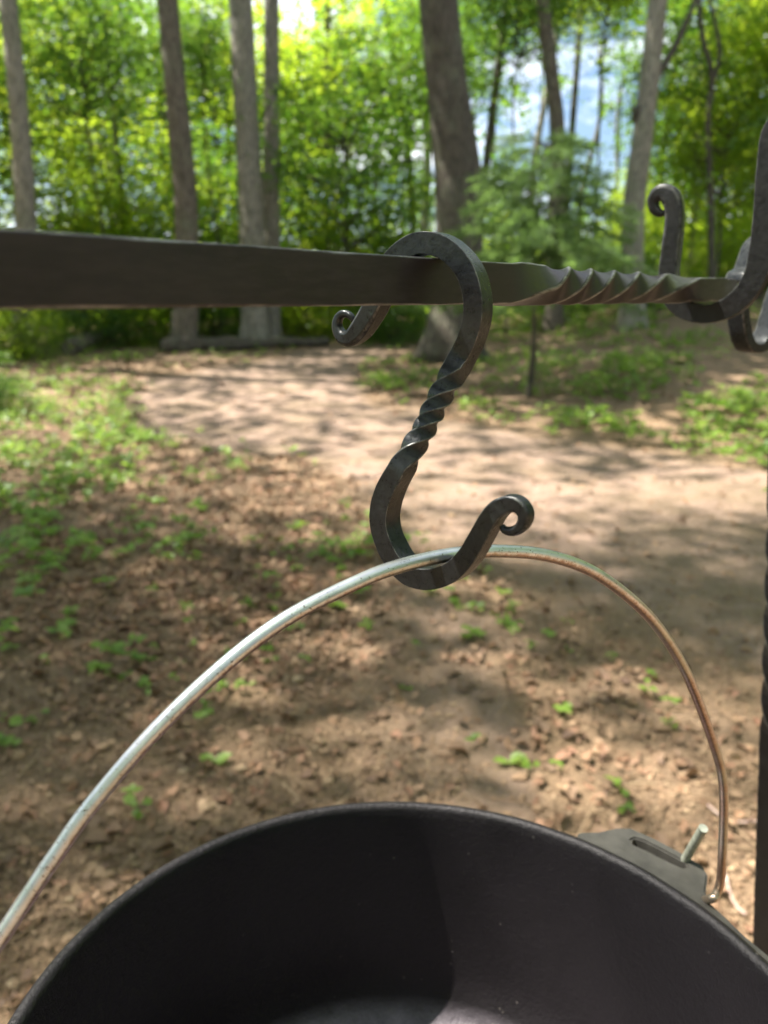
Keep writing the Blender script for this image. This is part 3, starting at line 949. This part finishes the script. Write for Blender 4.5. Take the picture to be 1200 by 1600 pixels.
shrub_lab = ['low bush at the foot of the far left leaning trunk', 'low bush behind the short tilted log', 'low bush left of the sunlit-edged brown trunk', 'low bush behind the long log, left of the twin trunks',
             'low bush right of the twin trunks behind the log', 'small bush above the right end of the long log', 'small bush left of the thickest trunk', 'low bush on the right slope under the crooked slender trunk',
             'small bush at the foot of the trunk with the broken stub', 'nearest low bush, cut by the left edge', 'taller bush deep behind the short log', 'taller bush deep behind the twin trunks',
             'low bush at the right edge of the slope', 'low bush behind the cedar trunk', 'low bush deep between the cedar and the stub trunk']
for k, (px, d, cz, s_, vi) in enumerate([(20, 12.5, 0.7, 0.42, 0), (130, 15, 0.8, 0.5, 1), (230, 15.5, 0.7, 0.45, 2), (330, 16.5, 0.8, 0.5, 3), (470, 17.5, 0.8, 0.5, 4), (560, 17, 0.7, 0.42, 0),
        (620, 16, 0.6, 0.4, 1), (1120, 17, 0.7, 0.45, 2), (1010, 16, 0.6, 0.4, 3), (-55, 8.0, 0.35, 0.20, 1), (60, 18, 1.0, 0.6, 1), (400, 20, 1.0, 0.6, 2), (1200, 18, 0.8, 0.5, 0), (860, 17, 0.7, 0.45, 1), (940, 19, 0.9, 0.5, 3)]):
    x_ = (px - 600) / F * d / ray(px, 450).y
    make_tree('shrub', (x_, d), [(0, 0, 0), (0.03, 0, cz * 0.5), (0, 0.02, cz)], 0.03, 0.01, M_bark_d, shrub_lab[k], 'bush', 'low bushes at the edge of the woods',
              crown=UNDER[vi], crown_z=cz, crown_s=s_, rz=k * 1.7, flare=1.1, seed=k + 90)

# shade trees beyond the frame, whose crowns close the canopy
for k, (x, y, top, s_) in enumerate([(-15, 3.5, 15, 1.0), (-9, 2.5, 14, 1.0), (4.8, 3.0, 14, 0.9), (9.5, 9, 14, 1.1), (-3.0, -5.5, 14, 1.1), (-13, 9, 15, 1.2), (-10, 16, 15, 1.25), (6, -6, 15, 1.1), (-6.5, 11.5, 17, 1.2)]):
    if k == 2: continue
    pts = [(0, 0, 0), (0.1, 0.05, top * 0.4), (-0.1, 0.1, top * 0.75), (0, 0, top)]
    make_tree('shade_tree', (x, y), pts, 0.22, 0.1, M_bark, 'added unseen tree whose crown shades the near ground', 'tree', 'tall trees around the clearing',
              crown=HIGH[k % 3], crown_z=top - 1.0, crown_s=s_, rz=k, seed=k + 40)

for k, (x, y, top, s_, vi) in enumerate([(-9.6, 4.9, 14.5, 1.0, 0), (-5.7, 4.6, 14.5, 0.70, 1), (-12.5, 3.6, 14.5, 0.9, 3)]):  # unseen trees added so their crowns shade the near ground
    make_tree('shade_tree', (x, y), [(0, 0, 0), (0.1, 0.05, top * 0.4), (-0.1, 0.1, top * 0.75), (0, 0, top)], 0.16, 0.07, M_bark, 'added unseen tree whose crown shades the near ground', 'tree', 'tall trees around the clearing',
              crown=UNDER[vi], crown_z=top - 0.6, crown_s=s_, rz=k * 2.0, seed=k + 60)

bk = np.random.default_rng(31)
for k in range(30):
    a = R(48 + 264 * (k + 0.5 * bk.random()) / 30)
    d = bk.uniform(6.5, 13)
    x, y = math.sin(a) * d, math.cos(a) * d
    lo = k % 2 == 0
    cz = bk.uniform(1.8, 3.2) if lo else bk.uniform(5, 7)
    s_ = bk.uniform(0.75, 1.1)
    # keep the sun's way to the pot open
    if abs(math.degrees(a) - 283) < 16 and not lo: continue
    make_tree('understorey_tree', (x, y), [(0, 0, 0), (0.06, 0.02, cz * 0.35), (-0.05, 0.04, cz * 0.7), (0, 0, cz), (0.03, 0, cz + 1.2 * s_)], 0.05, 0.012, M_bark_d, 'young leafy tree of the woods all round the clearing', 'tree',
              'young trees around the clearing', crown=UNDER[k % 5], crown_z=cz, crown_s=s_, rz=k * 1.1, flare=1.1, seed=k + 120)

# far-off wood
r = np.random.default_rng(77)
n = 190000
az = r.uniform(R(-42), R(42), n); dd = r.uniform(27, 60, n)
x, y = np.sin(az) * dd, np.cos(az) * dd
zt = 27.0 * (0.55 + 0.45 * fbm(az * 14 + 3, dd * 0.12, 3)) * dd / 50 + 1
z = ground_z(x, y, False) + r.random(n) ** 0.9 * zt
pxs = 600 + F * x / (cp * y - sp * (z - H))
pys = 800 - F * (sp * y + cp * (z - H)) / (cp * y - sp * (z - H))
dens = sstep(0.42, 0.58, fbm(az * 55 + z * 0.35, z * 1.1 + dd * 0.4, 4))
el = (z - H) / dd
azd = np.degrees(az)
# the wood opens on a clearing to the right of the big trunk, where the sky shows
gap = np.exp(-(np.abs(azd - 12.8) / 7.2) ** 4) * sstep(0.10, 0.135, el) * sstep(0.36, 0.25, el)
gap2 = np.exp(-((azd - 6.5) / 1.8) ** 2) * sstep(0.10, 0.14, el) * 0.8
keep = r.random(n) < dens * (1 - 0.97 * gap * sstep(0.74, 0.52, fbm(az * 38 + 40, el * 38 + 9, 4))) * (1 - gap2)
hole = sstep(0.47, 0.60, fbm(az * 30 + 4, el * 32 + 2, 4))
keep &= r.random(n) > 0.9 * hole * sstep(0.02, 0.08, el)
P = np.stack([x, y, z], 1)[keep]
n2_ = 60000
az2 = r.uniform(R(-42), R(42), n2_); dd2 = r.uniform(21, 42, n2_)
x2, y2 = np.sin(az2) * dd2, np.cos(az2) * dd2
hh2 = (0.5 + 4.6 * fbm(az2 * 22 + 7, dd2 * 0.3, 3) ** 1.5) * r.random(n2_)
k2 = r.random(n2_) < sstep(0.35, 0.55, fbm(az2 * 45, dd2 * 0.8, 3)) 
P2 = np.stack([x2, y2, ground_z(x2, y2, False) + hh2], 1)[k2]
V, Fc = leaf_batch(P2, 0.34 * r.uniform(0.6, 1.3, len(P2)), 0.6, r=r)
tag(link('undergrowth', np_mesh('undergrowth', V, Fc, M_leaf)), 'low sunlit undergrowth deep in the woods', 'foliage', kind='stuff')
V, Fc = leaf_batch(P, 0.40 * r.uniform(0.6, 1.3, len(P)), 0.6, r=r)
tag(link('far_woods', np_mesh('far_woods', V, Fc, M_leaf2)), 'dense green foliage of the far woods', 'foliage', kind='stuff')

# far trunks
for k in range(26):
    a = R(-30 + 60 * (k + r.random() * 0.8) / 26); d = r.uniform(24, 45)
    x, y = math.sin(a) * d, math.cos(a) * d
    hh = r.uniform(9, 15)
    pts = [(0, 0, 0), (r.normal(0, .15), 0, hh * 0.4), (r.normal(0, .3), 0, hh * 0.75), (r.normal(0, .4), 0, hh)]
    make_tree('distant_tree', (x, y), pts, r.uniform(0.09, 0.2), 0.05, [M_bark_d, M_bark_b, M_bark][k % 3], 'slim distant trunk among the far foliage', 'tree', 'distant trunks in the far woods', flare=1.1, seed=k)

# ------------------------------------------------------------------ cedar sapling
def cedar():
    d = 8.8
    bx = (828 - 600) / F * d / ray(828, 600).y
    by = d
    z = float(ground_z(bx, by)) - 0.02
    root = empty('cedar_sapling', (bx, by, z))
    tag(root, 'young cedar with soft blue-green drooping sprays beside the path', 'tree')
    ht = 2.75
    link('trunk', trunk_mesh('trunk', [(0, 0, 0), (0.02, 0, 0.7), (-0.03, 0.02, 1.6), (0.02, 0, ht)], 0.045, 0.01, M_bark_d, 1.2, 10, seed=3), root)
    r = np.random.default_rng(5)
    VV, FF = [], []
    pts = []; dirs = []
    for i in range(120):
        zz = 0.95 + (ht - 0.9) * r.random() ** 1.1
        L = (1.45 * (1 - (zz - 0.9) / (ht - 0.6)) ** 0.75 + 0.12) * r.uniform(0.65, 1.1)
        a = r.uniform(0, 2 * math.pi)
        dirv = np.array([math.cos(a), math.sin(a), 0])
        p0 = np.array([0, 0, zz]); p1 = p0 + dirv * L * 0.5 + [0, 0, 0.16 * L]; p2 = p0 + dirv * L + [0, 0, -0.02 * L]
        cv = catmull([p0, p1, p2], 5)
        v_, f_ = tube('b', cv, np.linspace(0.009, 0.003, len(cv)), None, 4)
        b0 = len(VV); VV += v_; FF += [tuple(q_ + b0 for q_ in f) for f in f_]
        m = int(330 * L)
        t = 0.2 + 0.85 * r.random(m) ** 0.8
        base = np.array([np.interp(t, np.linspace(0, 1, len(cv)), cv[:, j]) for j in range(3)]).T
        sd = r.normal(size=(m, 3)) * [0.9, 0.9, 0.45]
        out = dirv * 0.9 + sd; out[:, 2] -= 0.15; out /= np.linalg.norm(out, axis=1)[:, None]
        base = base + out * (r.random((m, 1)) * 0.10)
        pts.append(base); dirs.append(out)
    P = np.concatenate(pts); D = np.concatenate(dirs)
    n = len(P)
    W = np.cross(D, r.normal(size=(n, 3))); W /= np.linalg.norm(W, axis=1)[:, None]
    L = r.uniform(0.05, 0.12, n)[:, None]
    V = np.stack([P - W * 0.006, P + W * 0.006, P + D * L + [0, 0, -0.01]], 1).reshape(-1, 3)
    # second crossing blade
    link('sprays', np_mesh('sprays', V, np.arange(n * 3).reshape(-1, 3), M_cedar), root)
    link('limbs', py_mesh('limbs', VV, FF, M_bark_d), root)
    print('cedar sprays', n)
cedar()

# ------------------------------------------------------------------ fallen logs
def log(pa_, pb_, r0, r1, mat, label, lift=0.05):
    a, b_ = gp(*pa_), gp(*pb_)
    A_ = Vector((a[0], a[1], float(ground_z(*a)) + r0 * 0.7)); B_ = Vector((b_[0], b_[1], float(ground_z(*b_)) + r1 * 0.7 + lift))
    pts = [tuple(A_.lerp(B_, t) + Vector((0, 0, 0.03 * math.sin(t * 5)))) for t in np.linspace(0, 1, 6)]
    C_ = catmull(pts, 12)
    V, Fc = tube('log', C_, np.linspace(r0, r1, len(C_)), mat, 14)
    V = [p + (p - Vector(C_[i // 14])) * (0.45 * mnoise.noise(p * 4) + 0.3 * mnoise.noise(p * 11)) + Vector((0, 0, 0.05 * mnoise.noise(Vector(C_[i // 14]) * 1.7))) for i, p in enumerate(V)]
    o = link('fallen_log', py_mesh('fallen_log', V, Fc, mat, True, 50))
    tag(o, label, 'log')
log((108, 556), (188, 528), 0.13, 0.10, M_bark_b, 'short grey log tilted up in the greenery at left', 0.16)
log((252, 552), (512, 540), 0.14, 0.09, M_bark_m, 'long fallen log lying along the far edge of the path')

# ------------------------------------------------------------------ litter on the ground
def scatter(n, r, dmin, dmax, azm=34, p=1.0):
    a = r.uniform(R(-azm), R(azm), n)
    d = dmin * (dmax / dmin) ** (r.random(n) ** p)
    return np.sin(a) * d, np.cos(a) * d

def surf(x, y):
    return ground_z(x, y) + (0.020 * (fbm(x * 9 + 3, y * 9, 4) - 0.5) + 0.012 * (fbm(x * 31, y * 31 + 8, 3) - 0.5)) * sstep(14, 5, np.hypot(x, y))

# curled dead leaf: 3x2 quads
def curled(P, yaw, size, r, curl=0.35, asp=0.55, tilt=0.35):
    n = len(P)
    us_ = np.array([-0.5, -0.22, 0.15, 0.5]); ws = np.array([0.10, 0.85, 1.0, 0.06])
    ky = r.normal(0, curl, n); kx = r.normal(0, curl, n)
    Nn = np.stack([r.normal(0, tilt, n), r.normal(0, tilt, n), np.ones(n)], 1); Nn /= np.linalg.norm(Nn, axis=1)[:, None]
    D = np.stack([np.cos(yaw), np.sin(yaw), np.zeros(n)], 1); D -= Nn * (D * Nn).sum(1)[:, None]; D /= np.linalg.norm(D, axis=1)[:, None]
    W = np.cross(Nn, D)
    out = []
    for u, w in zip(us_, ws):
        for v in (-1, 0, 1):
            h = kx * u * u * 2 + ky * (v * w * 0.5) ** 2 * 3 + (0.10 * abs(v))
            jit = 1 + 0.25 * r.normal(size=n) * abs(v)
            out.append(P + (D * u + W * (v * w * asp * 0.5 * jit)[:, None] + Nn * h[:, None] * 0.6) * size[:, None])
    V = np.stack(out, 1).reshape(-1, 3)
    q_ = []
    for i in range(3):
        for j in range(2):
            a = i * 3 + j
            q_.append([a, a + 1, a + 4, a + 3])
    Fc = (np.arange(n)[:, None, None] * 12 + np.array(q_)[None]).reshape(-1, 4)
    return V, Fc

r = np.random.default_rng(11)
x, y = scatter(46000, r, 0.9, 13)
pm = path_mask(x, y)
left = sstep(0.9, -0.6, x - 0.10 * y) * sstep(1.6, 3.0, y)
keep = r.random(len(x)) < np.clip((1 - pm) ** 2 * (0.10 + 0.80 * left) * (0.35 + 1.0 * fbm(x * 1.4 + 8, y * 1.4, 3)), 0.028, 1)
x, y = x[keep], y[keep]
P = np.stack([x, y, surf(x, y) + r.uniform(0.004, 0.022, len(x))], 1)
V, Fc = curled(P, r.uniform(0, 6.28, len(x)), r.uniform(0.018, 0.050, len(x)) * (0.8 + 0.08 * y), r)
me = np_mesh('leaf_litter', V, Fc, M_dead, True)
tag(link('leaf_litter', me), 'brown fallen leaves covering the forest floor', 'leaf litter', kind='stuff')
print('litter', len(x))

x, y = scatter(95000, r, 0.9, 6.5)
pm = path_mask(x, y)
keep = r.random(len(x)) < (1 - 0.85 * pm) * sstep(0.25, 0.6, fbm(x * 2 + 1, y * 2 + 7, 4))
x, y = x[keep], y[keep]
P = np.stack([x, y, surf(x, y) + r.uniform(0.001, 0.010, len(x))], 1)
V, Fc = leaf_batch(P, 0.005 + 0.018 * r.random(len(x)) ** 2, 0.35, 0.38, 0.12, r)
tag(link('mulch', np_mesh('mulch', V, Fc, M_chip)), 'chips of bark and broken leaf scattered over the soil', 'mulch', kind='stuff')

for nm, lab, cnt, dmax_ in [('twigs', 'thin dry twigs lying among the leaves', 900, 9)]:
    x, y = scatter(cnt, r, 1.2, dmax_)
    VV, FF = [], []
    z_ = surf(x, y)
    for k in range(cnt):
        L = r.uniform(0.03, 0.16) * (1.8 if r.random() < 0.1 else 1); a = r.uniform(0, 6.28); rd = r.uniform(0.0008, 0.0028)
        p0 = np.array([x[k], y[k], z_[k] + 0.012]); dv = np.array([math.cos(a), math.sin(a), r.normal(0, 0.12)])
        pv = np.array([-dv[1], dv[0], 0.2]) * r.normal(0, 0.12) * L
        v_, f_ = tube('t', [p0, p0 + dv * L * 0.5 + pv, p0 + dv * L], [rd, rd, rd * 0.5], None, 5)
        b0 = len(VV); VV += v_; FF += [tuple(q_ + b0 for q_ in f) for f in f_]
    tag(link(nm, py_mesh(nm, VV, FF, M_chip)), lab, 'twigs', kind='stuff')
import bmesh
bm_ = bmesh.new(); bmesh.ops.create_icosphere(bm_, subdivisions=1, radius=1)
iv = np.array([v.co[:] for v in bm_.verts]); if_ = np.array([[v.index for v in f.verts] for f in bm_.faces]); bm_.free()
x, y = scatter(5200, r, 1.2, 10)
z_ = surf(x, y); sz = r.uniform(0.003, 0.010, len(x)) * (1 + (r.random(len(x)) < 0.04) * 1.5)
V = iv[None] * (sz[:, None, None] * np.stack([r.uniform(0.7, 1.3, len(x)), r.uniform(0.7, 1.3, len(x)), r.uniform(0.4, 0.8, len(x))], 1)[:, None]) + r.normal(0, 0.12, (len(x), 12, 3)) * sz[:, None, None]
V = V + np.stack([x, y, z_ + sz * 0.25], 1)[:, None]
Fp = (np.arange(len(x))[:, None, None] * 12 + if_[None]).reshape(-1, 3)
tag(link('pebbles', np_mesh('pebbles', V.reshape(-1, 3), Fp, M_chip)), 'small pebbles and crumbs of earth on the trodden soil', 'pebbles', kind='stuff')

# separately visible dead leaves lying on the near ground
proto = []
for k in range(6):
    V, Fc = curled(np.zeros((1, 3)), np.zeros(1), np.ones(1), np.random.default_rng(200 + k), 0.30, 0.62, 0.05)
    proto.append(np_mesh('dead_leaf', V, Fc, M_dead, True))
x, y = scatter(900, r, 1.35, 5.2, 26)
keep = r.random(900) < (1 - 0.8 * path_mask(x, y))
x, y = x[keep][:290], y[keep][:290]
zz = surf(x, y)
for k in range(len(x)):
    o = link('dead_leaf', proto[k % 6], ground)
    o.location = (x[k], y[k], zz[k] + 0.012)
    o.rotation_euler = (r.normal(0, 0.25), r.normal(0, 0.25), r.uniform(0, 6.28))
    s_ = r.uniform(0.03, 0.07)
    o.scale = (s_, s_, s_)

# ------------------------------------------------------------------ green plants
def plant_arrays(x, y, z, ht, nl, size, r):
    """little plants: nl leaves on a common centre at height ht"""
    k = np.repeat(np.arange(len(x)), nl)
    a = r.uniform(0, 6.28, len(k))
    rad_ = size[k] * r.uniform(0.3, 0.9, len(k))
    P = np.stack([x[k] + np.cos(a) * rad_, y[k] + np.sin(a) * rad_, z[k] + ht[k] * r.uniform(0.6, 1.1, len(k))], 1)
    return curled(P, a, size[k] * r.uniform(0.7, 1.2, len(k)), r, 0.25, 0.72, 0.35)

def cover(name, label, regions, n, dmin, dmax, hmin, hmax, smin, smax, seed):
    r = np.random.default_rng(seed)
    x, y = scatter(n, r, dmin, dmax, 36)
    z = surf(x, y)
    dpt = cp * y - sp * (z - H)
    px, py = 600 + F * x / dpt, 800 - F * (sp * y + cp * (z - H)) / dpt
    w = np.zeros(len(x))
    for cx_, cy_, rx_, ry_, a in regions:
        gx_, gy_ = gp(cx_, cy_)
        g2 = gp(cx_ + rx_, cy_); sx_ = abs(g2[0] - gx_)
        g3, g4 = gp(cx_, cy_ - ry_), gp(cx_, cy_ + ry_); sy_ = abs(g3[1] - g4[1]) / 2
        w = np.maximum(w, a * np.exp(-((x - gx_) / sx_) ** 2 - ((y - gy_) / sy_) ** 2))
    w *= (1 - path_mask(x, y)) ** 1.5 * sstep(0.38, 0.62, fbm(x * 1.9 + seed, y * 1.9, 4)) * 0.7
    keep = r.random(len(x)) < w
    x, y, z = x[keep], y[keep], z[keep]
    V, Fc = plant_arrays(x, y, z, r.uniform(hmin, hmax, len(x)), 5, r.uniform(smin, smax, len(x)), r)
    tag(link(name, np_mesh(name, V, Fc, M_cover, True)), label, 'ground cover', kind='stuff')
    print(name, len(x))
cover('ground_cover', 'low green plants spreading over leaves at left', [(40, 710, 280, 95, 1.7), (110, 620, 260, 65, 1.8), (100, 520, 300, 30, 1.6), (400, 515, 200, 12, 1.4), (330, 740, 150, 50, 0.5), (200, 560, 260, 25, 1.3), (400, 880, 260, 60, 0.26), (40, 900, 150, 80, 0.22)],
      26000, 2.0, 20, 0.03, 0.14, 0.03, 0.06, 5)
cover('ground_cover', 'low green plants on the slope right of the path', [(1000, 600, 220, 70, 1.9), (900, 530, 280, 45, 2.2), (1000, 480, 300, 30, 2.4), (1130, 640, 120, 60, 1.2), (630, 585, 80, 28, 2.4), (1150, 520, 200, 50, 1.0), (640, 515, 200, 20, 1.0)],
      26000, 4.0, 26, 0.03, 0.16, 0.035, 0.08, 6)
cover('ground_cover', 'scattered small green plants below the hook', [(560, 860, 110, 45, 1.0), (740, 980, 110, 50, 0.45), (650, 940, 120, 60, 0.45), (860, 1100, 200, 90, 0.15), (300, 1000, 220, 80, 0.14)],
      7000, 1.5, 5, 0.01, 0.05, 0.018, 0.035, 8)

# small seedlings that stand out one by one
def seedling(px, py, h_, nl, size, label):
    x, y = gp(px, py)
    z = float(surf(np.array([x]), np.array([y]))[0])
    root = empty('seedling', (x, y, z))
    tag(root, label, 'seedling')
    rr_ = np.random.default_rng(int(px * 7 + py))
    V, Fc = tube('stem', catmull([(0, 0, -0.01), (0.004, 0, h_ * 0.5), (0, 0.003, h_)], 3), np.linspace(0.0018, 0.001, 7), M_stem, 6)
    link('stem', py_mesh('stem', V, Fc, M_stem), root)
    for i in range(nl):
        a = 2 * math.pi * i / nl + rr_.uniform(-0.5, 0.5)
        V, Fc = curled(np.array([[0.5, 0, 0.0]]), np.zeros(1), np.ones(1), rr_, 0.2, 0.75, 0.08)
        o = link('leaf', np_mesh('leaf', V, Fc, M_cover, True), root)
        s_ = size * rr_.uniform(0.8, 1.2)
        o.location = (0, 0, h_ * rr_.uniform(0.75, 1)); o.rotation_euler = (0, rr_.uniform(-0.3, 0.25), a); o.scale = (s_,) * 3
for args in [
    (795, 1196, 0.012, 2, 0.055, 'two-leaved green seedling on bare soil above the pot'),
    (738, 1000, 0.03, 6, 0.05, 'bushy green seedling under the lowest bend of the S-hook'),
    (205, 1262, 0.05, 4, 0.035, 'small upright seedling between the wire and the pot'),
    (155, 1052, 0.03, 4, 0.045, 'round-leaved seedling in the litter left of the wire handle'),
    (310, 800, 0.05, 5, 0.075, 'bright seedling in brown leaves left of the S-hook'),
    (15, 1020, 0.03, 3, 0.04, 'seedling at the left edge in the leaf litter'),
    (232, 1035, 0.02, 3, 0.035, 'pair of small leaves right of the round-leaved seedling'),
    (545, 862, 0.04, 5, 0.06, 'leafy seedling just left of the hook bottom'),
    (670, 930, 0.03, 5, 0.05, 'low seedling directly below the hook bottom'),
    (880, 1120, 0.04, 5, 0.03, 'thin grassy seedling inside the arch of the handle'),
    (635, 1078, 0.01, 2, 0.03, 'tiny bright seedling at the middle of the handle arch'),
    (575, 985, 0.03, 4, 0.035, 'small seedling beneath the wire left of the hook'),
    (335, 1200, 0.015, 2, 0.045, 'flat green leaf pair above the pot rim at left'),
    (290, 850, 0.04, 4, 0.06, 'broad-leaved seedling lower left of the bright one'),
    (20, 1170, 0.02, 3, 0.035, 'small seedling by the left edge above the wire end'),
]: seedling(*args)

# pale rootlets beside the pot ear
for pxs_, lab in [([(1105, 1265), (1125, 1282), (1150, 1290), (1190, 1290)], 'thin pinkish rootlet curving behind the wire handle'),
                  ([(1132, 1375), (1140, 1400), (1150, 1425), (1164, 1437)], 'pale curved rootlet right of the pot ear')]:
    P3 = []
    for x_, y_ in pxs_:
        g = gp(x_, y_); P3.append((g[0], g[1], float(surf(np.array([g[0]]), np.array([g[1]]))[0]) + 0.012))
    V, Fc = tube('rootlet', catmull(P3, 6), 0.0032, M_root, 8)
    tag(link('rootlet', py_mesh('rootlet', V, Fc, M_root)), lab, 'rootlet')
